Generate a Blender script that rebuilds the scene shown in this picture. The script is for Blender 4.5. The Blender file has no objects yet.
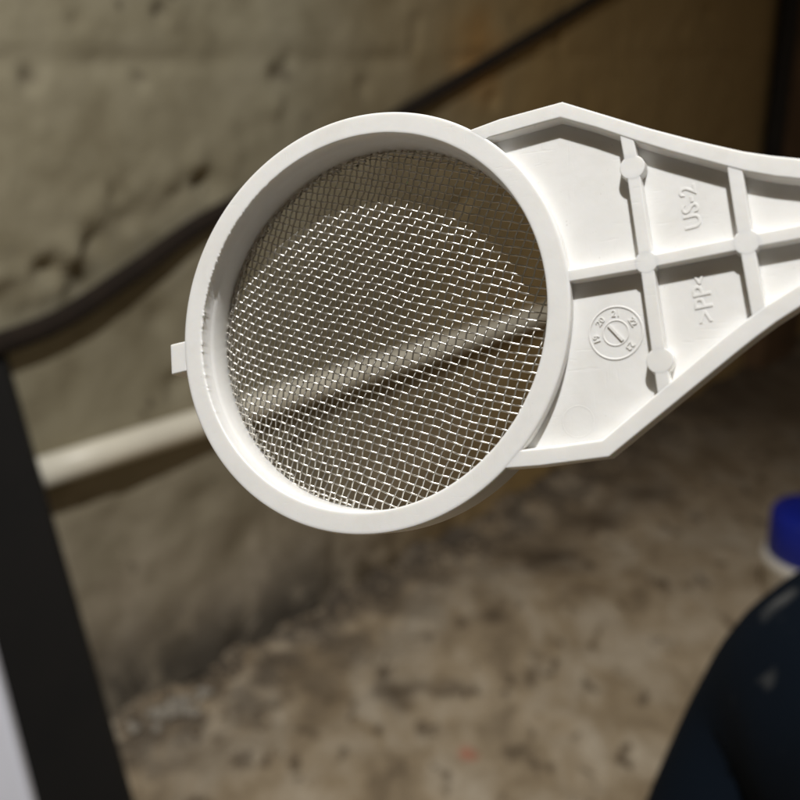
import bpy, bmesh, math, random
from mathutils import Vector, Matrix, noise
random.seed(7)
S = bpy.context.scene
COL = S.collection
MM = 0.001

# ------------------------------------------------------------------ camera
CAM = Vector((0, 0, 0.8))
PITCH = math.radians(19.0)
cam_d = bpy.data.cameras.new('camera')
cam = bpy.data.objects.new('camera', cam_d)
COL.objects.link(cam)
cam.location = CAM
cam.rotation_euler = (math.radians(90) - PITCH, 0, 0)
cam_d.sensor_width = 36
cam_d.lens = 45.0
cam_d.clip_start = 0.01
cam_d.clip_end = 50
cam_d.dof.use_dof = True
cam_d.dof.focus_distance = 0.140
cam_d.dof.aperture_fstop = 22.0
S.camera = cam
RC = cam.rotation_euler.to_matrix()

# pose of the strainer in front of the camera (columns: its own x, y and face normal)
RO = Matrix(((0.91182, 0.0, -0.41059), (0.05117, 0.99221, 0.11363), (0.40739, -0.12461, 0.90471)))
RS = RC @ RO
PS = CAM + RC @ Vector((-5.462, 11.210, -138.821)) * MM

# ------------------------------------------------------------------ light
W = bpy.data.worlds.new('World'); S.world = W; W.use_nodes = True
bg = W.node_tree.nodes['Background']
bg.inputs[0].default_value = (1.0, 0.82, 0.60, 1)
bg.inputs[1].default_value = 0.062
az, el = math.radians(76), math.radians(33.5)
Ld = RS @ Vector((math.cos(el) * math.cos(az), math.cos(el) * math.sin(az), math.sin(el)))
lamp_d = bpy.data.lights.new('ceiling_lamp', 'SPOT')
lamp_d.energy = 80
lamp_d.color = (1.0, 0.99, 0.965)
lamp_d.shadow_soft_size = 0.020
lamp_d.spot_size = math.radians(112)
lamp_d.spot_blend = 1.0
lamp = bpy.data.objects.new('ceiling_lamp', lamp_d)
COL.objects.link(lamp)
lamp.location = PS + Ld * 1.15
aim = Vector((-0.15, 0.75, 0.0)) - lamp.location
lamp.rotation_euler = aim.to_track_quat('-Z', 'Y').to_euler()

S.view_settings.view_transform = 'Standard'
S.view_settings.look = 'None'
S.view_settings.exposure = 0
S.view_settings.gamma = 1
S.view_settings.use_curve_mapping = False
S.render.engine = 'CYCLES'
S.cycles.max_bounces = 14
S.cycles.diffuse_bounces = 9

# ------------------------------------------------------------------ helpers
def tag(o, label=None, cat=None, kind=None, group=None):
    if label: o['label'] = label
    if cat: o['category'] = cat
    if kind: o['kind'] = kind
    if group: o['group'] = group
    return o

def mesh_obj(name, verts, faces, mat, parent=None, smooth=False, bevel=0, seg=2):
    me = bpy.data.meshes.new(name)
    me.from_pydata([tuple(v) for v in verts], [], faces)
    me.update()
    bm = bmesh.new(); bm.from_mesh(me)
    bmesh.ops.recalc_face_normals(bm, faces=bm.faces)
    bm.to_mesh(me); bm.free()
    if smooth:
        for p in me.polygons: p.use_smooth = True
    me.materials.append(mat)
    o = bpy.data.objects.new(name, me)
    COL.objects.link(o)
    if parent: o.parent = parent
    if bevel:
        b = o.modifiers.new('bevel', 'BEVEL')
        b.width = bevel; b.segments = seg; b.limit_method = 'ANGLE'; b.angle_limit = math.radians(38)
        for p in me.polygons: p.use_smooth = True
        b.harden_normals = True
    return o

def prism(poly, z0, z1, sc=MM, taper=None):
    n = len(poly)
    v = [(x * sc, y * sc, z0 * sc) for x, y in (taper or poly)] + [(x * sc, y * sc, z1 * sc) for x, y in poly]
    f = [list(range(n - 1, -1, -1)), list(range(n, 2 * n))]
    for i in range(n):
        j = (i + 1) % n
        f.append([i, j, n + j, n + i])
    return v, f

def smooth_line(pts, sub=4):
    out = []
    P = [Vector(p) for p in pts]
    for i in range(len(P) - 1):
        p0 = P[max(i - 1, 0)]; p1 = P[i]; p2 = P[i + 1]; p3 = P[min(i + 2, len(P) - 1)]
        for k in range(sub):
            t = k / sub
            out.append(0.5 * ((2 * p1) + (p2 - p0) * t + (2 * p0 - 5 * p1 + 4 * p2 - p3) * t * t + (3 * p1 - p0 - 3 * p2 + p3) * t ** 3))
    out.append(P[-1])
    return out

def tube(pts, rad, sides=12, cap=True):
    """pts: list of Vector, rad: float or list -> verts, faces (parallel frames)"""
    n = len(pts)
    V = []; F = []
    up = Vector((0.13, 0.21, 1)).normalized()
    t0 = (pts[1] - pts[0]).normalized()
    a = t0.cross(up)
    if a.length < 1e-3: a = t0.cross(Vector((1, 0, 0)))
    a.normalize()
    for i in range(n):
        t = (pts[min(i + 1, n - 1)] - pts[max(i - 1, 0)]).normalized()
        a = (a - t * a.dot(t)).normalized()
        b = t.cross(a)
        r = rad[i] if isinstance(rad, (list, tuple)) else rad
        for k in range(sides):
            c = 2 * math.pi * k / sides
            V.append(pts[i] + (a * math.cos(c) + b * math.sin(c)) * r)
    for i in range(n - 1):
        for k in range(sides):
            l = (k + 1) % sides
            F.append([i * sides + k, i * sides + l, (i + 1) * sides + l, (i + 1) * sides + k])
    if cap:
        F.append(list(range(sides - 1, -1, -1)))
        F.append([(n - 1) * sides + k for k in range(sides)])
    return V, F

def lathe(prof, seg=128, wob=None, closed=True):
    V = []; F = []
    n = len(prof)
    for s in range(seg):
        a = 2 * math.pi * s / seg
        for i, (r, z) in enumerate(prof):
            rr = r + (wob(a, i) if wob else 0)
            V.append((rr * math.cos(a), rr * math.sin(a), z))
    m = n if closed else n - 1
    for s in range(seg):
        t = (s + 1) % seg
        for i in range(m):
            j = (i + 1) % n
            F.append([s * n + i, t * n + i, t * n + j, s * n + j])
    return V, F

# ------------------------------------------------------------------ materials
def new_mat(name):
    m = bpy.data.materials.new(name); m.use_nodes = True
    nt = m.node_tree
    return m, nt, nt.nodes['Principled BSDF']

def nd(nt, typ, **kw):
    n = nt.nodes.new(typ)
    for k, v in kw.items():
        if k in ('noise_dimensions', 'operation', 'blend_type', 'data_type', 'feature', 'distance'):
            setattr(n, k, v)
        else:
            n.inputs[k].default_value = v
    return n

def ramp(nt, src, stops):
    r = nt.nodes.new('ShaderNodeValToRGB')
    e = r.color_ramp.elements
    while len(e) < len(stops): e.new(0.5)
    for q, (p, c) in zip(e, stops):
        q.position = p
        q.color = (c, c, c, 1) if isinstance(c, (int, float)) else (*c, 1)
    nt.links.new(src, r.inputs[0])
    return r.outputs[0]

def mix(nt, fac, a, b, blend='MIX'):
    m = nt.nodes.new('ShaderNodeMix'); m.data_type = 'RGBA'; m.blend_type = blend
    for sock, v in ((m.inputs[0], fac), (m.inputs[6], a), (m.inputs[7], b)):
        if hasattr(v, 'links'): nt.links.new(v, sock)
        elif isinstance(v, (int, float)): sock.default_value = v
        else: sock.default_value = (*v, 1)
    return m.outputs[2]

def coords(nt, scale=(1, 1, 1)):
    tc = nt.nodes.new('ShaderNodeTexCoord')
    mp = nt.nodes.new('ShaderNodeMapping')
    mp.inputs['Scale'].default_value = scale
    nt.links.new(tc.outputs['Object'], mp.inputs[0])
    return mp.outputs[0]

def nz(nt, vec, scale, detail=6, rough=0.6, dist=0.0):
    n = nt.nodes.new('ShaderNodeTexNoise')
    n.inputs['Scale'].default_value = scale
    n.inputs['Detail'].default_value = detail
    n.inputs['Roughness'].default_value = rough
    n.inputs['Distortion'].default_value = dist
    nt.links.new(vec, n.inputs['Vector'])
    return n.outputs[0]

def bump(nt, bsdf, h, strength, dist):
    b = nt.nodes.new('ShaderNodeBump')
    b.inputs['Strength'].default_value = strength
    b.inputs['Distance'].default_value = dist
    nt.links.new(h, b.inputs['Height'])
    nt.links.new(b.outputs[0], bsdf.inputs['Normal'])

def plastic(name='white_plastic', sss=0.35):
    m, nt, b = new_mat(name)
    v = coords(nt)
    n1 = nz(nt, v, 260, 4)
    n2 = nz(nt, v, 900, 3)
    c = mix(nt, ramp(nt, n1, [(0.35, 0.0), (0.7, 1.0)]), (0.82, 0.81, 0.785), (0.85, 0.84, 0.82))
    # tiny grey specks moulded in
    sp = nz(nt, v, 1500, 1)
    c = mix(nt, ramp(nt, sp, [(0.77, 0.0), (0.80, 0.35)]), c, (0.5, 0.48, 0.44))
    sm = nz(nt, v, 75, 5, 0.6, 0.8)
    c = mix(nt, ramp(nt, sm, [(0.50, 0.0), (0.68, 0.22)]), c, (0.66, 0.63, 0.57))
    nt.links.new(c, b.inputs['Base Color'])
    b.inputs['Roughness'].default_value = 0.42
    b.inputs['IOR'].default_value = 1.49
    b.inputs['Subsurface Weight'].default_value = sss
    b.inputs['Subsurface Radius'].default_value = (1.0, 0.86, 0.66)
    b.inputs['Subsurface Scale'].default_value = 0.0011
    nt.links.new(ramp(nt, n2, [(0.3, 0.34), (0.7, 0.50)]), b.inputs['Roughness'])
    vs = coords(nt, (1.0, 0.10, 1.0)); vs2 = coords(nt, (0.12, 1.0, 1.0))
    sc = mulv(nt, ramp(nt, nz(nt, vs, 2600, 2, 0.5), [(0.62, 0.0), (0.70, 1.0)]), ramp(nt, nz(nt, v, 120, 2), [(0.5, 0.0), (0.6, 1.0)]))
    sc2 = mulv(nt, ramp(nt, nz(nt, vs2, 2200, 2, 0.5), [(0.64, 0.0), (0.72, 1.0)]), ramp(nt, nz(nt, v, 90, 2), [(0.52, 0.0), (0.6, 1.0)]))
    ad = nt.nodes.new('ShaderNodeMath'); ad.operation = 'ADD'; nt.links.new(sc, ad.inputs[0]); nt.links.new(sc2, ad.inputs[1])
    ad2 = nt.nodes.new('ShaderNodeMath'); ad2.operation = 'MULTIPLY_ADD'; nt.links.new(ad.outputs[0], ad2.inputs[0]); ad2.inputs[1].default_value = -0.5
    nt.links.new(nz(nt, v, 420, 5, 0.65), ad2.inputs[2])
    bump(nt, b, ad2.outputs[0], 0.16, 0.0002)
    return m

def steel():
    m, nt, b = new_mat('steel_wire')
    v = coords(nt)
    n = nz(nt, v, 500, 2)
    c = mix(nt, n, (0.62, 0.59, 0.54), (0.84, 0.82, 0.77))
    nt.links.new(c, b.inputs['Base Color'])
    b.inputs['Metallic'].default_value = 1.0
    b.inputs['Roughness'].default_value = 0.33
    return m

def simple(name, col, rough=0.6, var=0.25, scale=30, bstr=0.2, bdist=0.001, metal=0.0):
    m, nt, b = new_mat(name)
    v = coords(nt)
    n = nz(nt, v, scale, 6)
    c = mix(nt, ramp(nt, n, [(0.3, 0.0), (0.7, 1.0)]), tuple(x * (1 - var) for x in col), tuple(min(1, x * (1 + var)) for x in col))
    nt.links.new(c, b.inputs['Base Color'])
    b.inputs['Roughness'].default_value = rough
    b.inputs['Metallic'].default_value = metal
    bump(nt, b, n, bstr, bdist)
    return m

def blob_mask(nt, vec, center, radius, soft, warp=0.03, wscale=14):
    """irregular spot round a place on the surface"""
    nn = nt.nodes.new('ShaderNodeTexNoise')
    nn.inputs['Scale'].default_value = wscale; nn.inputs['Detail'].default_value = 5
    nt.links.new(vec, nn.inputs['Vector'])
    s1 = nt.nodes.new('ShaderNodeVectorMath'); s1.operation = 'SUBTRACT'
    nt.links.new(nn.outputs['Color'], s1.inputs[0]); s1.inputs[1].default_value = (0.5, 0.5, 0.5)
    s2 = nt.nodes.new('ShaderNodeVectorMath'); s2.operation = 'SCALE'
    nt.links.new(s1.outputs[0], s2.inputs[0]); s2.inputs['Scale'].default_value = warp * 4
    s3 = nt.nodes.new('ShaderNodeVectorMath'); s3.operation = 'ADD'
    nt.links.new(vec, s3.inputs[0]); nt.links.new(s2.outputs[0], s3.inputs[1])
    s4 = nt.nodes.new('ShaderNodeVectorMath'); s4.operation = 'SUBTRACT'
    nt.links.new(s3.outputs[0], s4.inputs[0]); s4.inputs[1].default_value = center
    s5 = nt.nodes.new('ShaderNodeVectorMath'); s5.operation = 'DIVIDE'
    nt.links.new(s4.outputs[0], s5.inputs[0]); s5.inputs[1].default_value = radius
    s6 = nt.nodes.new('ShaderNodeVectorMath'); s6.operation = 'LENGTH'
    nt.links.new(s5.outputs[0], s6.inputs[0])
    return ramp(nt, s6.outputs['Value'], [(max(0, 1 - soft) * 0.5, 1.0), (min(1, (1 + soft) * 0.5), 0.0)])

# wall frame: P0 on the joint with the floor, D along, N towards the room
P0 = Vector((-0.349, 1.092, 0)); D = Vector((0.648, 0.7615, 0)).normalized(); N = Vector((0.7615, -0.648, 0)).normalized()
def wp(s, z, off=0.0): return P0 + D * s + N * off + Vector((0, 0, z))

def concrete_wall():
    m, nt, b = new_mat('wall_concrete')
    v = coords(nt)          # object space of the wall: x along, y out, z up
    big = nz(nt, v, 2.2, 5, 0.55)
    med = nz(nt, v, 9, 7, 0.62, 0.4)
    fine = nz(nt, v, 60, 6, 0.65)
    c = mix(nt, ramp(nt, big, [(0.35, 0.0), (0.65, 1.0)]), (0.30, 0.262, 0.17), (0.40, 0.36, 0.25))
    c = mix(nt, ramp(nt, med, [(0.42, 0.0), (0.72, 0.65)]), c, (0.46, 0.415, 0.30))
    c = mix(nt, ramp(nt, med, [(0.28, 0.6), (0.44, 0.0)]), c, (0.20, 0.165, 0.10))
    # damp, greyer foot of the wall
    foot = ramp(nt, sep(nt, v, 2), [(0.10, 0.7), (0.42, 0.0)])
    c = mix(nt, foot, c, mix(nt, ramp(nt, nz(nt, v, 7, 5, 0.6, 0.6), [(0.38, 0.0), (0.62, 1.0)]), (0.30, 0.245, 0.175), (0.62, 0.53, 0.42)))
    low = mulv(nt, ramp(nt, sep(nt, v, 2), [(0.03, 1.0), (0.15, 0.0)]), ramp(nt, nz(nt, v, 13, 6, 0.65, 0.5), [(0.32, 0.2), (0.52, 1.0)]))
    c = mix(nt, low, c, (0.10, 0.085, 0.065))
    # browner towards the far end of the wall
    far = ramp(nt, scl(nt, sep(nt, v, 0), 0.4), [(0.13, 0.0), (0.36, 0.85)])
    c = mix(nt, far, c, (0.40, 0.26, 0.095))
    # broad darker patch painted over the middle of the wall
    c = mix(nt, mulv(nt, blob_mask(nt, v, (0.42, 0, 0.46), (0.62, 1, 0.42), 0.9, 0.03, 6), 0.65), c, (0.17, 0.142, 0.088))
    # rust coloured patch
    c = mix(nt, mulv(nt, blob_mask(nt, v, (0.72, 0, 0.80), (0.10, 1, 0.11), 0.9), 0.75), c, (0.50, 0.27, 0.08))
    # pale lime bloom where the render flakes
    c = mix(nt, mulv(nt, blob_mask(nt, v, (0.06, 0, 0.575), (0.20, 1, 0.045), 0.9, 0.05, 30), ramp(nt, nz(nt, v, 40, 5), [(0.45, 0.0), (0.7, 0.7)])), c, (0.34, 0.31, 0.25))
    c = mix(nt, ramp(nt, nz(nt, v, 24, 4, 0.5), [(0.27, 0.85), (0.34, 0.0)]), c, (0.08, 0.062, 0.04))
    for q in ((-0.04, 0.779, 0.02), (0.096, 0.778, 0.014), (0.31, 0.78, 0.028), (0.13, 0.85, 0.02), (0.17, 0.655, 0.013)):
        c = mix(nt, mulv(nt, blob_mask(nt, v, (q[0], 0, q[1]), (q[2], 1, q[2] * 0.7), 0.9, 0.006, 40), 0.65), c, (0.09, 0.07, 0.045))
    nt.links.new(c, b.inputs['Base Color'])
    b.inputs['Roughness'].default_value = 0.9
    bump(nt, b, fine, 0.5, 0.004)
    return m

def sep(nt, v, i):
    s = nt.nodes.new('ShaderNodeSeparateXYZ'); nt.links.new(v, s.inputs[0]); return s.outputs[i]
def scl(nt, v, k):
    s = nt.nodes.new('ShaderNodeMath'); s.operation = 'MULTIPLY'; nt.links.new(v, s.inputs[0]); s.inputs[1].default_value = k; return s.outputs[0]
def mulv(nt, a, k):
    s = nt.nodes.new('ShaderNodeMath'); s.operation = 'MULTIPLY'; nt.links.new(a, s.inputs[0])
    if hasattr(k, 'links'): nt.links.new(k, s.inputs[1])
    else: s.inputs[1].default_value = k
    return s.outputs[0]

DARK_PATCHES = [  # x, y, rx, ry on the floor: broad darker area first, then dark dirty spots
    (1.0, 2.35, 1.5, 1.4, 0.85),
    (0.254, 1.516, 0.10, 0.075, 0.9), (0.36, 1.66, 0.10, 0.07, 0.8), (0.48, 1.77, 0.09, 0.08, 0.8), (0.145, 1.339, 0.04, 0.05, 0.75), (0.0, 1.147, 0.05, 0.06, 0.85),
    (0.186, 1.181, 0.028, 0.045, 0.75), (0.06, 1.15, 0.07, 0.025, 0.6), (0.144, 1.022, 0.022, 0.03, 0.7), (0.043, 1.256, 0.03, 0.03, 0.6), (0.30, 1.40, 0.06, 0.03, 0.5), (0.0, 0.98, 0.03, 0.015, 0.5), (-0.12, 1.05, 0.03, 0.02, 0.6)]
def concrete_floor():
    m, nt, b = new_mat('floor_concrete')
    v = coords(nt)
    big = nz(nt, v, 2.6, 5, 0.55)
    v2 = coords(nt, (1, 0.55, 1))
    med = nz(nt, v2, 11, 7, 0.66, 0.3)
    sp = nz(nt, v2, 30, 5, 0.6)
    c = mix(nt, ramp(nt, big, [(0.35, 0.0), (0.62, 1.0)]), (0.36, 0.27, 0.165), (0.51, 0.405, 0.275))
    c = mix(nt, ramp(nt, med, [(0.46, 0.0), (0.66, 0.85)]), c, (0.68, 0.59, 0.46))
    c = mix(nt, ramp(nt, med, [(0.30, 0.75), (0.46, 0.0)]), c, (0.19, 0.14, 0.085))
    c = mix(nt, ramp(nt, sp, [(0.33, 0.85), (0.42, 0.0)]), c, (0.12, 0.085, 0.05))
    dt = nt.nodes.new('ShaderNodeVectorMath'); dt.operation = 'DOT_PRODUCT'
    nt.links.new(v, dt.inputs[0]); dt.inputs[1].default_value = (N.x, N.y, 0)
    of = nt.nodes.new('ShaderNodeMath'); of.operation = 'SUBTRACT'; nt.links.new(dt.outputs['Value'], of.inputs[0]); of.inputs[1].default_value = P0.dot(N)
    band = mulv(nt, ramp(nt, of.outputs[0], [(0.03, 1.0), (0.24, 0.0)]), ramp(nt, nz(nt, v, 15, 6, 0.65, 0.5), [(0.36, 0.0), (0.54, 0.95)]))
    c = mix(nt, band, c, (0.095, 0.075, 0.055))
    for x, y, rx, ry, k in DARK_PATCHES:
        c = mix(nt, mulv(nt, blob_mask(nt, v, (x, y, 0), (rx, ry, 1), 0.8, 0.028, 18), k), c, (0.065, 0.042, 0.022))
    c = mix(nt, mulv(nt, blob_mask(nt, v, (0.083, 1.013, 0), (0.018, 0.030, 1), 0.6, 0.005, 30), 0.6), c, (0.62, 0.13, 0.07))
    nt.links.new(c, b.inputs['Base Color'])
    b.inputs['Roughness'].default_value = 0.85
    bump(nt, b, nz(nt, v, 70, 6, 0.65), 0.5, 0.004)
    return m

M_PL = plastic(); M_MK = plastic('white_plastic_marks', 0.0); M_ST = steel()
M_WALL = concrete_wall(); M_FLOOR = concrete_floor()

# ------------------------------------------------------------------ setting
def axis_vals(a, b, fa, fb, fine, coarse):
    out = []; x = a
    while x < b:
        out.append(x); x += fine if fa <= x < fb else coarse
    out.append(b)
    return out

PITS = [(-0.04, 0.779, 0.009, 0.013), (0.096, 0.776, 0.008, 0.010), (0.30, 0.775, 0.011, 0.014), (0.32, 0.79, 0.007, 0.010), (0.02, 0.835, 0.008, 0.008), (0.13, 0.845, 0.009, 0.012),
        (0.17, 0.655, 0.010, 0.012), (0.46, 0.76, 0.012, 0.010), (0.50, 0.69, 0.008, 0.008), (0.05, 0.655, 0.008, 0.008), (0.0, 0.55, 0.02, 0.010), (0.10, 0.50, 0.018, 0.010), (0.14, 0.24, 0.03, 0.008), (0.20, 0.16, 0.03, 0.008)]
def wall_disp(s, z):
    p = Vector((s, 0, z))
    d = 0.007 * noise.fractal(p * 2.2, 0.9, 2.0, 3) + 0.0022 * noise.fractal(p * 22 + Vector((9, 3, 1)), 0.7, 2.0, 4)
    # board mark left by the formwork
    zz = z - 0.795 - 0.006 * noise.noise(Vector((s * 6, 2, 0)))
    d -= 0.0060 * (0.6 + noise.noise(Vector((s * 9, 0, 5)))) * math.exp(-(zz / 0.010) ** 2) * (1 if s < 0.9 else 0.5)
    d += 0.0012 * (1 / (1 + math.exp(-(z - 0.80) / 0.006)))
    # ledge of flaking render
    e = z - (0.590 + 0.42 * (s + 0.03) + 0.02 * noise.noise(Vector((s * 14, 5, 0))))
    if s < 0.30:
        tp = max(0, 1 - max(0, s - 0.03) / 0.14)
        d -= 0.009 * tp / (1 + math.exp(max(-50, min(50, e / 0.005))))
        d += (0.003 + 0.009 * tp) * math.exp(-(e / 0.028) ** 2) * noise.fractal(Vector((s * 26, 0, z * 26)), 0.6, 2.0, 4)
        d += 0.007 * math.exp(-(e / 0.03) ** 2) * max(0, noise.noise(Vector((s * 30, 0, z * 30))) + 0.3)
    # upright crack under the pipe
    c = s - 0.385 - 0.006 * noise.noise(Vector((z * 12, 1, 7)))
    if 0 < z < 0.34: d -= 0.010 * math.exp(-(c / 0.007) ** 2)
    for ps, pz, pr, pd in PITS:
        q = ((s - ps) ** 2 + (z - pz) ** 2) / (pr * pr)
        if q < 6: d -= pd * math.exp(-q)
    h = noise.noise(Vector((s * 13, 4, z * 13)))
    if h < -0.52: d -= 0.05 * (-0.52 - h)
    if z < 0.05: d += 0.012 * (1 - z / 0.05) * (0.5 + noise.noise(Vector((s * 20, 8, 0))))
    return d
ss = axis_vals(-1.2, 4.0, -0.35, 2.2, 0.009, 0.05); zs = axis_vals(0, 1.9, 0, 0.98, 0.009, 0.06)
V = [(s, -wall_disp(s, z), z) for z in zs for s in ss]
nS = len(ss)
F = [[j * nS + i, j * nS + i + 1, (j + 1) * nS + i + 1, (j + 1) * nS + i] for j in range(len(zs) - 1) for i in range(nS - 1)]
nv = len(V)
V += [(ss[0], 0.2, 0), (ss[-1], 0.2, 0), (ss[-1], 0.2, zs[-1]), (ss[0], 0.2, zs[-1])]
F += [[nv + 1, nv, nv + 3, nv + 2]]
top = [(len(zs) - 1) * nS + i for i in range(nS)]
F += [top + [nv + 2, nv + 3]]
F += [[j * nS for j in range(len(zs))][::-1] + [nv, nv + 3][::1]] if False else []
me = bpy.data.meshes.new('wall'); me.from_pydata(V, [], F); me.update()
for p in me.polygons: p.use_smooth = True
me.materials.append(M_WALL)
wall = bpy.data.objects.new('wall', me); COL.objects.link(wall)
wall.matrix_world = Matrix.Translation(P0) @ Matrix(((D.x, -N.x, 0, 0), (D.y, -N.y, 0, 0), (0, 0, 1, 0), (0, 0, 0, 1)))
tag(wall, 'bare stained concrete basement wall behind the strainer', 'wall', 'structure')

xs = axis_vals(-2.0, 4.0, -0.6, 1.3, 0.009, 0.06); ys = axis_vals(-1.5, 5.0, 0.55, 2.0, 0.009, 0.06)
def floor_z(x, y):
    p = Vector((x, y, 0))
    z = 0.008 * noise.fractal(p * 4, 0.8, 2.0, 4) + 0.0028 * noise.fractal(p * 30, 0.7, 2.0, 3)
    dw = (Vector((x, y, 0)) - P0).dot(N)
    if -0.05 < dw < 0.16:      # dirt swept against the wall
        z += 0.014 * math.exp(-(max(dw, 0) / 0.05) ** 2) * (0.6 + noise.fractal(p * 16, 0.8, 2.0, 3))
    return z - 0.004
nX = len(xs)
V = [(x, y, floor_z(x, y)) for y in ys for x in xs]
F = [[j * nX + i, j * nX + i + 1, (j + 1) * nX + i + 1, (j + 1) * nX + i] for j in range(len(ys) - 1) for i in range(nX - 1)]
me = bpy.data.meshes.new('floor'); me.from_pydata(V, [], F); me.update()
for p in me.polygons: p.use_smooth = True
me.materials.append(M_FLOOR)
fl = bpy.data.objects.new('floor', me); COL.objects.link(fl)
tag(fl, 'rough dirty concrete basement floor below the strainer', 'floor', 'structure')

# loose dirt along the joint
V = []; F = []
def lump(V, F, c, r, seed):
    base = len(V)
    ico = [(0, 0, 1), (0.894, 0, 0.447), (0.276, 0.851, 0.447), (-0.724, 0.526, 0.447), (-0.724, -0.526, 0.447), (0.276, -0.851, 0.447),
           (0.724, 0.526, -0.447), (-0.276, 0.851, -0.447), (-0.894, 0, -0.447), (-0.276, -0.851, -0.447), (0.724, -0.526, -0.447), (0, 0, -1)]
    rnd = random.Random(seed)
    sx, sy, sz = rnd.uniform(0.7, 1.3), rnd.uniform(0.7, 1.3), rnd.uniform(0.4, 0.8)
    for p in ico:
        k = rnd.uniform(0.8, 1.2) * r
        V.append((c[0] + p[0] * k * sx, c[1] + p[1] * k * sy, c[2] + p[2] * k * sz))
    for f in ((0,1,2),(0,2,3),(0,3,4),(0,4,5),(0,5,1),(1,6,2),(2,7,3),(3,8,4),(4,9,5),(5,10,1),(2,6,7),(3,7,8),(4,8,9),(5,9,10),(1,10,6),(6,11,7),(7,11,8),(8,11,9),(9,11,10),(10,11,6)):
        F.append([base + i for i in f])
for i in range(420):
    s = random.uniform(-0.1, 1.5); o = abs(random.gauss(0, 0.055)) + 0.005
    r = random.choice((0.002, 0.003, 0.003, 0.004, 0.006))
    q = wp(s, 0, o)
    lump(V, F, (q.x, q.y, floor_z(q.x, q.y) + r * 0.3), r, i)
M_DIRT = simple('dirt', (0.30, 0.235, 0.16), 0.95, 0.5, 60)
o = mesh_obj('dirt_crumbs', V, F, M_DIRT, smooth=True)
tag(o, 'loose brown dirt crumbs gathered along the foot of the wall', 'dirt', 'stuff')

# pale plaster lump by the dark board
V = []; F = []
for i in range(26):
    q = wp(0.03 + random.gauss(0, 0.028), 0, 0.035 + abs(random.gauss(0, 0.018)))
    r = random.uniform(0.004, 0.011)
    lump(V, F, (q.x, q.y, floor_z(q.x, q.y) + r * 0.35), r, 5000 + i)
M_PLASTER = simple('pale_plaster', (0.40, 0.36, 0.30), 0.95, 0.2, 60)
o = mesh_obj('plaster_crumbs', V, F, M_PLASTER, smooth=True)
tag(o, 'pale grey plaster crumbs on the floor at the foot of the wall, beside the dark board', 'plaster', 'stuff')

# ------------------------------------------------------------------ pipe on the wall
pipe = bpy.data.objects.new('water_pipe', None); COL.objects.link(pipe)
tag(pipe, 'straight off-white plastic pipe running along the concrete wall', 'pipe')
pa = wp(-0.09, 0.364, 0.011); pb = wp(2.35, 0.327, 0.011)
pipe.location = pa
V, F = tube([(pb - pa) * (i / 24) for i in range(25)], 0.0178, 20)
M_PIPE = simple('pvc_pipe', (0.93, 0.87, 0.72), 0.40, 0.08, 12, 0.05)
mesh_obj('pipe_run', V, F, M_PIPE, pipe, smooth=True)
M_CLIP = simple('dark_metal', (0.05, 0.045, 0.04), 0.5, 0.3, 40, metal=0.4)
for fr in (0.62, 0.93):
    c = (pb - pa) * fr
    ax = (pb - pa).normalized()
    V, F = tube([c - ax * 0.009, c + ax * 0.009], 0.0205, 20)
    v2, f2 = tube([c - N * 0.015, c - N * 0.055], 0.006, 10)
    k = len(V); V += v2; F += [[i + k for i in f] for f in f2]
    mesh_obj('pipe_clip', V, F, M_CLIP, pipe)

# ------------------------------------------------------------------ hose
hose_px = [(-0.25, 0.495), (-0.12, 0.515), (-0.04, 0.528), (0.06, 0.566), (0.16, 0.608), (0.30, 0.648), (0.45, 0.694), (0.70, 0.775), (0.95, 0.858), (1.22, 0.95), (1.6, 1.09), (2.0, 1.20)]
pts = smooth_line([wp(s, z, 0.006) for s, z in hose_px], 8)
V, F = tube(pts, [0.0130 - 0.0045 * i / (len(pts) - 1) for i in range(len(pts))], 14)
M_HOSE = simple('dark_rubber', (0.016, 0.009, 0.0045), 0.95, 0.3, 30)
o = mesh_obj('hose', V, F, M_HOSE, smooth=True)
tag(o, 'dark brown rubber hose rising slantwise across the concrete wall', 'hose')

# ------------------------------------------------------------------ leaning boards at the left
def board(name, a, b, width, thick, side, mat, label, cat, bev=0.003):
    """a: foot, b: head of the right-hand front edge; side: direction of the width"""
    n = (b - a).normalized().cross(side).normalized()
    if n.y > 0: n = -n
    back = -n * thick
    w = side.normalized() * width
    ring = [Vector((0, 0, 0)), w, w + back, back]
    V = [r for r in ring] + [(b - a) + r for r in ring]
    F = [[3, 2, 1, 0], [4, 5, 6, 7]] + [[i, (i + 1) % 4, 4 + (i + 1) % 4, 4 + i] for i in range(4)]
    o = mesh_obj(name, V, F, mat, bevel=bev)
    o.location = a
    tag(o, label, cat)
    return o
M_BOARD = simple('dark_board', (0.004, 0.003, 0.0022), 0.9, 0.35, 14, 0.3)
board('dark_board', Vector((-0.243, 0.783, 0.0)), Vector((-0.447, 1.040, 0.60)), 0.115, 0.025, Vector((-1, -0.1, 0)), M_BOARD,
      'nearly black wooden board leaning on the wall at the left of the pipe', 'board')
M_PANEL = simple('white_panel', (0.80, 0.82, 0.92), 0.35, 0.05, 8, 0.03)
board('white_panel', Vector((-0.268, 0.640, 0.0)), Vector((-0.4536, 0.896, 0.531)), 0.30, 0.02, Vector((-1, 0.0, 0)), M_PANEL,
      'smooth bluish white panel standing at the lower left, beside the dark board', 'panel', 0.006)

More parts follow.
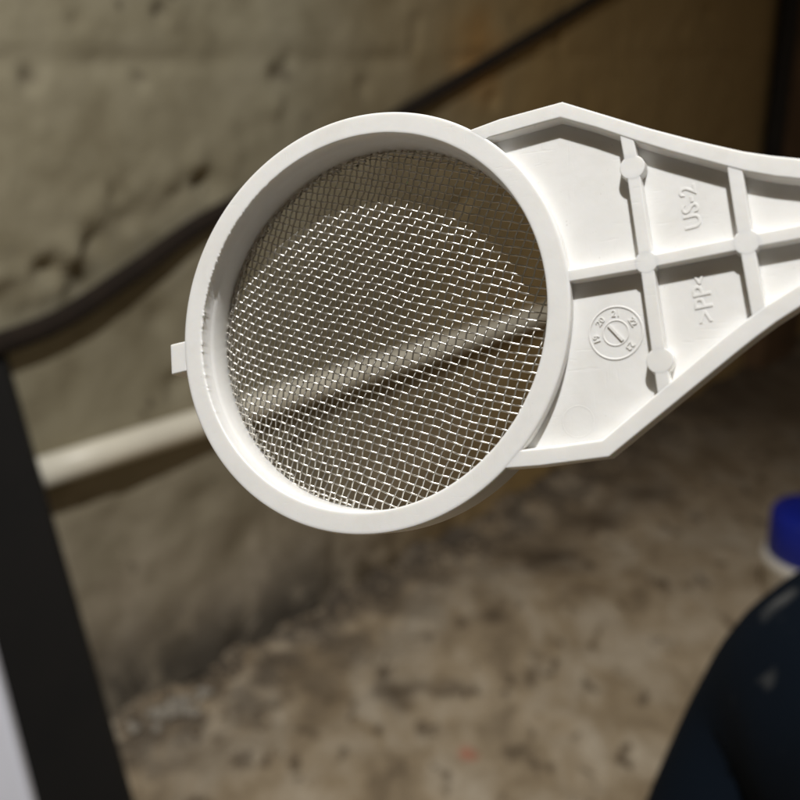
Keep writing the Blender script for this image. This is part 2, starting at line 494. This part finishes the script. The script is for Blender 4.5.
# ------------------------------------------------------------------ post at the far right of the wall
M_POST = simple('brown_wood', (0.15, 0.085, 0.04), 0.8, 0.35, 9, 0.4)
pc = wp(2.02, 0, 0.0)
V = []
def boxv(s0, s1, o0, o1, z0, z1):
    return [wp(s, z, o) for z in (z0, z1) for s, o in ((s0, o0), (s1, o0), (s1, o1), (s0, o1))]
BF = [[3, 2, 1, 0], [4, 5, 6, 7], [0, 1, 5, 4], [1, 2, 6, 5], [2, 3, 7, 6], [3, 0, 4, 7]]
o = mesh_obj('wooden_post', boxv(1.975, 2.24, -0.02, 0.05, -0.01, 1.7), BF, M_POST, bevel=0.006)
tag(o, 'dark brown wooden post against the wall at the far right', 'post')

V, F = tube([wp(1.925, z, 0.03) for z in (0.42, 0.6, 0.8, 1.2, 1.65)], 0.024, 16)  # black strip added in place of the dark gap beside the post
o = mesh_obj('gap_strip', V, F, simple('black_strip', (0.012, 0.009, 0.006), 0.7), smooth=True)
tag(o, 'black upright strip standing in for the dark gap just left of the brown wooden post', 'gap_strip')

# ------------------------------------------------------------------ bottle
def at(o, v): o.location = v
M_WHITE = simple('white_bottle_plastic', (0.78, 0.74, 0.66), 0.4, 0.12, 20, 0.05)
M_BLUE = simple('blue_plastic', (0.007, 0.020, 0.32), 0.4, 0.15, 20, 0.05)
bt = bpy.data.objects.new('tub', None); COL.objects.link(bt)
bt.location = Vector((0.632, 1.36, -0.008))
tag(bt, 'white plastic tub with a deep blue lid on the floor behind the knee', 'tub')
V, F = lathe([(0.0, 0.0), (0.066, 0.0), (0.070, 0.004), (0.075, 0.075), (0.079, 0.080), (0.079, 0.088), (0.074, 0.092), (0.0, 0.092)], 48, closed=False)
mesh_obj('tub_body', V, F, M_WHITE, bt, smooth=True, bevel=0.0)
V, F = lathe([(0.0, 0.090), (0.070, 0.0925), (0.072, 0.096), (0.072, 0.155), (0.068, 0.162), (0.040, 0.165), (0.0, 0.165)], 48, closed=False)
mesh_obj('lid', V, F, M_BLUE, bt, smooth=True)

# ------------------------------------------------------------------ person (knee of someone crouching)
def trousers():
    m, nt, b = new_mat('navy_cloth')
    v = coords(nt)
    n = nz(nt, v, 9, 6)
    c = mix(nt, n, (0.0018, 0.0042, 0.0085), (0.0042, 0.0085, 0.0160))
    d = nz(nt, v, 26, 4, 0.6)
    c = mix(nt, ramp(nt, d, [(0.66, 0.0), (0.80, 0.15)]), c, (0.20, 0.20, 0.20))
    for ctr in KN_DUST:
        c = mix(nt, mulv(nt, blob_mask(nt, v, ctr, (0.011, 0.011, 0.016), 0.8, 0.004, 60), 0.55), c, (0.22, 0.22, 0.21))
    nt.links.new(c, b.inputs['Base Color'])
    b.inputs['Roughness'].default_value = 0.9
    b.inputs['Specular IOR Level'].default_value = 0.1
    bump(nt, b, nz(nt, v, 240, 4), 0.3, 0.001)
    return m
KNEE = Vector((0.232, 0.42, 0.498))
KN_DUST = [(0.0, 0.0, 9.0)]
path = [Vector((0.50, -0.16, 0.40)), Vector((0.44, -0.02, 0.43)), Vector((0.35, 0.14, 0.48)), Vector((0.27, 0.29, 0.505)), KNEE + Vector((0.012, -0.03, 0.006)),
        KNEE + Vector((0.0, 0.012, -0.045)), Vector((0.198, 0.41, 0.37)), Vector((0.180, 0.39, 0.24)), Vector((0.26, 0.38, 0.12)), Vector((0.265, 0.37, 0.07)), Vector((0.255, 0.40, 0.042)), Vector((0.235, 0.47, 0.036)), Vector((0.215, 0.55, 0.028))]
rads = [0.115, 0.110, 0.102, 0.092, 0.084, 0.080, 0.078, 0.074, 0.066, 0.056, 0.046, 0.042, 0.028]
pp = smooth_line(path, 6)
rr = [r.x for r in smooth_line([Vector((r, 0, 0)) for r in rads], 6)]
V, F = tube(pp, rr, 48)
V2 = []
for v in V:
    k = 0.006 * noise.fractal(v * 9, 0.8, 2, 3)
    V2.append(v + Vector((k, k * 0.7, k)))
me_loc = Vector((0.255, 0.40, 0))
V2 = [v - me_loc for v in V2]
KN_DUST = [(-0.071, 0.021, 0.549), (-0.082, -0.016, 0.529)]
M_NAVY = trousers()
o = mesh_obj('person', V2, F, M_NAVY, smooth=True)
o.location = me_loc
tag(o, "crouching person's bent knee in dark navy trousers with pale dust marks", 'person')

# ------------------------------------------------------------------ strainer
st = bpy.data.objects.new('strainer', None); COL.objects.link(st)
st.matrix_world = Matrix.Translation(PS) @ RS.to_4x4()
tag(st, 'white plastic strainer with round steel mesh and ribbed flat handle, held up to the camera', 'strainer')

# rim: collar ring with a slightly ragged inner edge on the left
def rim_wob(a, i):
    if i in (1, 2, 3, 4):
        deg = math.degrees(a)
        k = 0.0
        if 118 < deg < 215:
            w = math.sin((deg - 118) / 97 * math.pi) ** 0.5
            n1 = noise.noise(Vector((deg * 0.55, 3, 1))); n2 = noise.noise(Vector((deg * 1.7, 7, 1)))
            k = -(max(0, n1) * 0.26 + max(0, n2 - 0.1) * 0.50) * w
        k += 0.02 * noise.noise(Vector((deg * 0.2, 1, 5)))
        return k * MM * (1, 1, 1, 1, 0)[i]
    return 0
prof = [(26.68, -0.12), (26.80, 0.0), (26.60, -0.35), (26.58, -2.3), (26.38, -2.75), (26.20, -6.9), (26.3, -7.2), (29.2, -7.2), (29.45, -6.9), (29.72, -0.35), (29.62, -0.10), (29.40, 0.0)]
prof = [(27.05, 0.0), (26.80, 0.0), (26.67, -0.05), (26.61, -0.18), (26.60, -0.40), (26.58, -2.2), (26.50, -2.4), (26.38, -2.75), (26.34, -3.1), (26.2, -6.9), (26.3, -7.0), (28.6, -7.0), (28.9, -6.8), (29.5, -6.1),
        (29.70, -0.45), (29.69, -0.2), (29.63, -0.06), (29.50, 0.0), (29.20, 0.0)]
prof = [(r * MM, z * MM) for r, z in prof]
V, F = lathe(prof, 1080, rim_wob)
rim = mesh_obj('rim', V, F, M_PL, st, smooth=True)
b = rim.modifiers.new('edge', 'EDGE_SPLIT'); b.split_angle = math.radians(60)

# steel mesh
A = math.radians(-17.7)
ca, sa = math.cos(A), math.sin(A)
RM = 26.5
WR = 0.128
def mesh_z(x, y):
    r = math.hypot(x, y)
    z = -5.6 - r * r / 900.0
    t = max(0.0, (r - 24.3) / 2.2)
    k = max(0.0, math.cos(math.atan2(y, x) - math.radians(140)))
    z -= (0.15 + 0.25 * k) * t * t
    z += 0.16 * noise.noise(Vector((x * 0.11, y * 0.11, 3))) + 0.07 * noise.noise(Vector((x * 0.32, y * 0.32, 9)))
    return z
def warp(u, v):
    """woven cloth is pulled out of true where it was pressed into the ring"""
    r = math.hypot(u, v) / RM
    k = max(0, r - 0.70) / 0.30
    ang = math.atan2(v, u)
    du = 0.9 * k * k * math.sin(2.0 * ang + 0.5) + 0.30 * noise.noise(Vector((u * 0.14, v * 0.14, 8))) + 0.10 * noise.noise(Vector((u * 0.5, v * 0.5, 8)))
    dv = 0.8 * k * k * math.cos(2.0 * ang - 0.4) + 0.30 * noise.noise(Vector((u * 0.14, v * 0.14, 18))) + 0.10 * noise.noise(Vector((u * 0.5, v * 0.5, 18)))
    return u + du, v + dv
_U = {}
def _pitch(u): return 0.93 if u < -6 else min(1.27, 0.93 + 0.0163 * (u + 6))
def U(i):
    if not _U:
        st_ = 0.05
        for sg in (1, -1):
            u = 0.0; n = 0
            for k in range(int(42 / st_) + 1):
                _U[sg * k] = u
                u += sg * _pitch(u) * st_
    return _U[max(-840, min(840, round(i / 0.05)))]
PV = 1.165
def wires():
    V = []; F = []
    sides = 8; sub = 5
    def put(ctrl):
        if len(ctrl) < 4: return
        k = len(V)
        v, f = tube([Vector(p) * MM for p in ctrl], WR * MM, sides, False)
        V.extend(v); F.extend([[i + k for i in q] for q in f])
    amp = WR * 0.88
    for fam in (0, 1):
        for i in range(-40, 41):
            run = []
            for jj in range(-40 * sub, 40 * sub + 1):
                j = jj / sub
                if fam == 0: u, v = U(i), j * PV
                else: u, v = U(j), i * PV
                u += 0.05 * math.sin(i * 12.9 + fam); v += 0.05 * math.sin(i * 7.7 + fam * 3)
                u, v = warp(u, v)
                # the vertical wires lean a little where they climb over
                w = math.cos(math.pi * j) * (1 if i % 2 == 0 else -1)
                if fam == 1: w = -w
                x = u * ca - v * sa; y = u * sa + v * ca
                if math.hypot(x, y) > RM:
                    if run: put(run); run = []
                    continue
                h = 1 if w > 0 else -1
                h *= abs(w) ** 0.75
                run.append((x, y, mesh_z(x, y) + amp * h))
            if run: put(run)
    # margin of the cloth turned back against the collar
    for fam in (0, 1):
        for i in range(-40, 41):
            run = []
            for jj in range(-40 * sub, 40 * sub + 1):
                j = jj / sub
                if fam == 0: u, v = U(i) + 0.42, j * PV
                else: u, v = U(j), i * PV + 0.55
                u, v = warp(u, v)
                x = u * (ca + 0.02) - v * sa; y = u * sa + v * ca
                rr_ = math.hypot(x, y); an = math.degrees(math.atan2(y, x)) % 360
                lim = 24.95 + 0.55 * noise.noise(Vector((x * 0.4, y * 0.4, 30)))
                if rr_ > RM or rr_ < lim or not (52 < an < 262):
                    if run: put(run); run = []
                    continue
                w = math.cos(math.pi * j) * (1 if i % 2 == 0 else -1) * (1 if fam == 0 else -1)
                run.append((x, y, mesh_z(x, y) + 0.32 + 0.22 * (RM - rr_) + amp * w))
            if run: put(run)
    return V, F
V, F = wires()
me = bpy.data.meshes.new('wire_mesh'); me.from_pydata([tuple(v) for v in V], [], F); me.update()
for p in me.polygons: p.use_smooth = True
me.materials.append(M_ST)
wm = bpy.data.objects.new('wire_mesh', me); COL.objects.link(wm); wm.parent = st
wm['kind'] = 'stuff'; wm['label'] = 'woven stainless steel wire cloth'

# tab on the left of the rim
tab = [(-32.35, -1.15), (-29.2, -0.75), (-29.2, -5.45), (-31.96, -5.85)]
V, F = prism(tab, -3.4, -0.03)
mesh_obj('tab', V, F, M_PL, st, bevel=0.25 * MM, seg=3)

# handle outlines in the plane of the face, millimetres
o_top = [(16.0, 23.1), (15.8, 24.6), (20.64, 25.54), (29.13, 26.38), (34.69, 23.63), (40.26, 20.87), (45.63, 18.45), (48.52, 17.25), (51.2, 16.15), (54.3, 15.15), (57.6, 14.25), (62.7, 13.27), (67.84, 12.75), (73.74, 12.36), (92, 11.9)]
i_top = [(17.3, 22.3), (19.06, 23.15), (26.13, 23.97), (28.82, 24.26), (33.4, 22.15), (38.0, 19.75), (42.5, 17.55), (47.2, 15.45), (51.0, 13.75), (54.6, 12.50), (58.4, 11.50), (62.58, 10.83), (67.7, 10.39), (73.6, 9.98), (92, 9.5)]
o_bot = [(19.5, -20.0), (20.0, -21.25), (25.32, -20.98), (34.06, -20.09), (49.82, -7.94), (51.6, -6.62), (54.0, -4.95), (56.7, -3.35), (61.98, -0.89), (67.15, 0.64), (73.07, 1.45), (92, 2.0)]
i_bot = [(20.5, -18.9), (23.13, -18.89), (27.95, -18.54), (33.25, -17.97), (48.0, -6.3), (50.5, -4.5), (52.8, -2.94), (56.71, -0.7), (62.11, 1.54), (67.29, 3.03), (73.21, 3.68), (92, 4.4)]
draft = lambda o, i: [(b[0] + (b[0] - a[0]) * 0.26, b[1] + (b[1] - a[1]) * 0.26) for a, b in zip(o, i)]
poly = o_top + i_top[::-1]
V, F = prism(poly, -3.1, -0.012, taper=o_top + draft(o_top, i_top)[::-1])
mesh_obj('handle_edge', V, F, M_PL, st, bevel=0.22 * MM, seg=3)
poly = o_bot + i_bot[::-1]
V, F = prism(poly, -3.1, -0.012, taper=o_bot + draft(o_bot, i_bot)[::-1])
mesh_obj('handle_edge', V, F, M_PL, st, bevel=0.22 * MM, seg=3)
# web between the edges
mid = lambda a, b, k: (a[0] * (1 - k) + b[0] * k, a[1] * (1 - k) + b[1] * k)
topm = [mid(a, b, 0.5) for a, b in zip(o_top, i_top)][2:]
botm = [mid(a, b, 0.5) for a, b in zip(o_bot, i_bot)][2:]
arc = [(28.9 * math.cos(math.radians(t)), 28.9 * math.sin(math.radians(t))) for t in range(-40, 53, 4)]
poly = topm[::-1] + arc[::-1] + botm
FLOORZ = -1.62
V, F = prism(poly, -2.95, FLOORZ)
mesh_obj('handle_web', V, F, M_PL, st)

def rib(pts, w0, w1):
    P = [Vector((*p, 0)) for p in pts]; L = []; R = []; Lb = []; Rb = []
    n = len(P)
    for i in range(n):
        t = (P[min(i + 1, n - 1)] - P[max(i - 1, 0)]).normalized()
        q = Vector((-t.y, t.x, 0)); w = (w0 + (w1 - w0) * i / (n - 1)) / 2
        L.append((P[i] + q * w)[:2]); R.append((P[i] - q * w)[:2])
        Lb.append((P[i] + q * (w + 0.13))[:2]); Rb.append((P[i] - q * (w + 0.13))[:2])
    V, F = prism(L + R[::-1], -2.0, -0.10, taper=Lb + Rb[::-1])
    return mesh_obj('rib', V, F, M_PL, st, bevel=0.14 * MM, seg=2)
rib([(37.20, 20.9), (37.9, 16.2), (39.26, 3.83), (40.50, -8.5), (41.02, -13.2)], 1.58, 1.65)
rib([(50.0, 15.0), (51.02, 5.0), (52.15, -4.2)], 1.68, 1.65)
rib([(29.2, 3.1), (39.26, 3.83), (51.1, 5.0), (57.0, 5.51), (67.48, 6.47), (92, 8.0)], 1.5, 1.7)
rib([(62.3, 12.0), (62.9, 6.1), (63.4, 0.6)], 1.5, 1.5)
for x, y, r in ((37.9, 16.2, 1.58), (39.26, 3.83, 1.42), (40.5, -8.55, 1.62), (51.05, 5.0, 1.55), (62.9, 6.05, 1.6)):
    V, F = prism([(x + r * math.cos(t * math.pi / 24), y + r * math.sin(t * math.pi / 24)) for t in range(48)], -2.0, -0.085,
                 taper=[(x + (r + .1) * math.cos(t * math.pi / 24), y + (r + .1) * math.sin(t * math.pi / 24)) for t in range(48)])
    mesh_obj('boss', V, F, M_PL, st, bevel=0.12 * MM, seg=2)

# raised marks on the web
def ring_mark(x, y, r, w, h, a0=0, a1=360):
    V = []; F = []
    n = 72
    for k in range(n + 1):
        a = math.radians(a0 + (a1 - a0) * k / n)
        for rr_, zz in ((r - w, -0.02), (r - w * 0.45, h), (r + w * 0.45, h), (r + w, -0.02)):
            V.append(((x + rr_ * math.cos(a)) * MM, (y + rr_ * math.sin(a)) * MM, (FLOORZ + zz) * MM))
    for k in range(n):
        for i in range(3): F.append([k * 4 + i, (k + 1) * 4 + i, (k + 1) * 4 + i + 1, k * 4 + i + 1])
    return V, F
def add(a, b):
    k = len(a[0]); a[0].extend(b[0]); a[1].extend([[i + k for i in f] for f in b[1]])
def text_geo(s, size, h, cx, cy, ang):
    cu = bpy.data.curves.new('t', 'FONT'); cu.body = s; cu.size = size; cu.extrude = h / 2; cu.align_x = 'CENTER'; cu.align_y = 'CENTER'
    cu.resolution_u = 3; cu.bevel_depth = size * 0.012; cu.bevel_resolution = 1
    ob = bpy.data.objects.new('t', cu); COL.objects.link(ob)
    bpy.context.view_layer.update()
    me = bpy.data.meshes.new_from_object(ob.evaluated_get(bpy.context.evaluated_depsgraph_get()))
    ca_, sa_ = math.cos(ang), math.sin(ang)
    V = [((cx + v.co.x * ca_ - v.co.y * sa_) * MM, (cy + v.co.x * sa_ + v.co.y * ca_) * MM, (FLOORZ + v.co.z + h * 0.3) * MM) for v in me.vertices]
    F = [list(p.vertices) for p in me.polygons]
    bpy.data.objects.remove(ob); bpy.data.curves.remove(cu); bpy.data.meshes.remove(me)
    return V, F
UP = math.radians(97)
mesh_obj('moulded_lettering', *text_geo('US-2', 2.9, 0.07, 44.65, 10.6, UP), M_MK, st)
mesh_obj('moulded_lettering', *text_geo('>PP<', 3.0, 0.07, 45.7, -0.85, UP), M_MK, st)
DX, DY = 34.97, -4.43
G = ([], [])
add(G, ring_mark(DX, DY, 3.35, 0.16, 0.09)); add(G, ring_mark(DX, DY, 1.6, 0.13, 0.08))
for s, deg in (('19', 195), ('20', 140), ('21', 88), ('22', 30), ('23', -45)):
    a = math.radians(deg)
    add(G, text_geo(s, 1.15, 0.13, DX + 2.45 * math.cos(a), DY + 2.45 * math.sin(a), a - math.pi / 2))
a = math.radians(-50)
dx, dy = math.cos(a), math.sin(a)
P = [(DX - dx * 1.35 - dy * t, DY - dy * 1.35 + dx * t) for t in (-0.17, 0.17)] + [(DX + dx * 1.35 - dy * t, DY + dy * 1.35 + dx * t) for t in (0.17, -0.17)]
add(G, prism(P, FLOORZ - 0.05, FLOORZ + 0.20))
mesh_obj('date_stamp', *G, M_MK, st)
mesh_obj('ejector_mark', *ring_mark(29.9, -15.4, 2.0, 0.14, 0.010, 0, 360), M_MK, st, smooth=True)
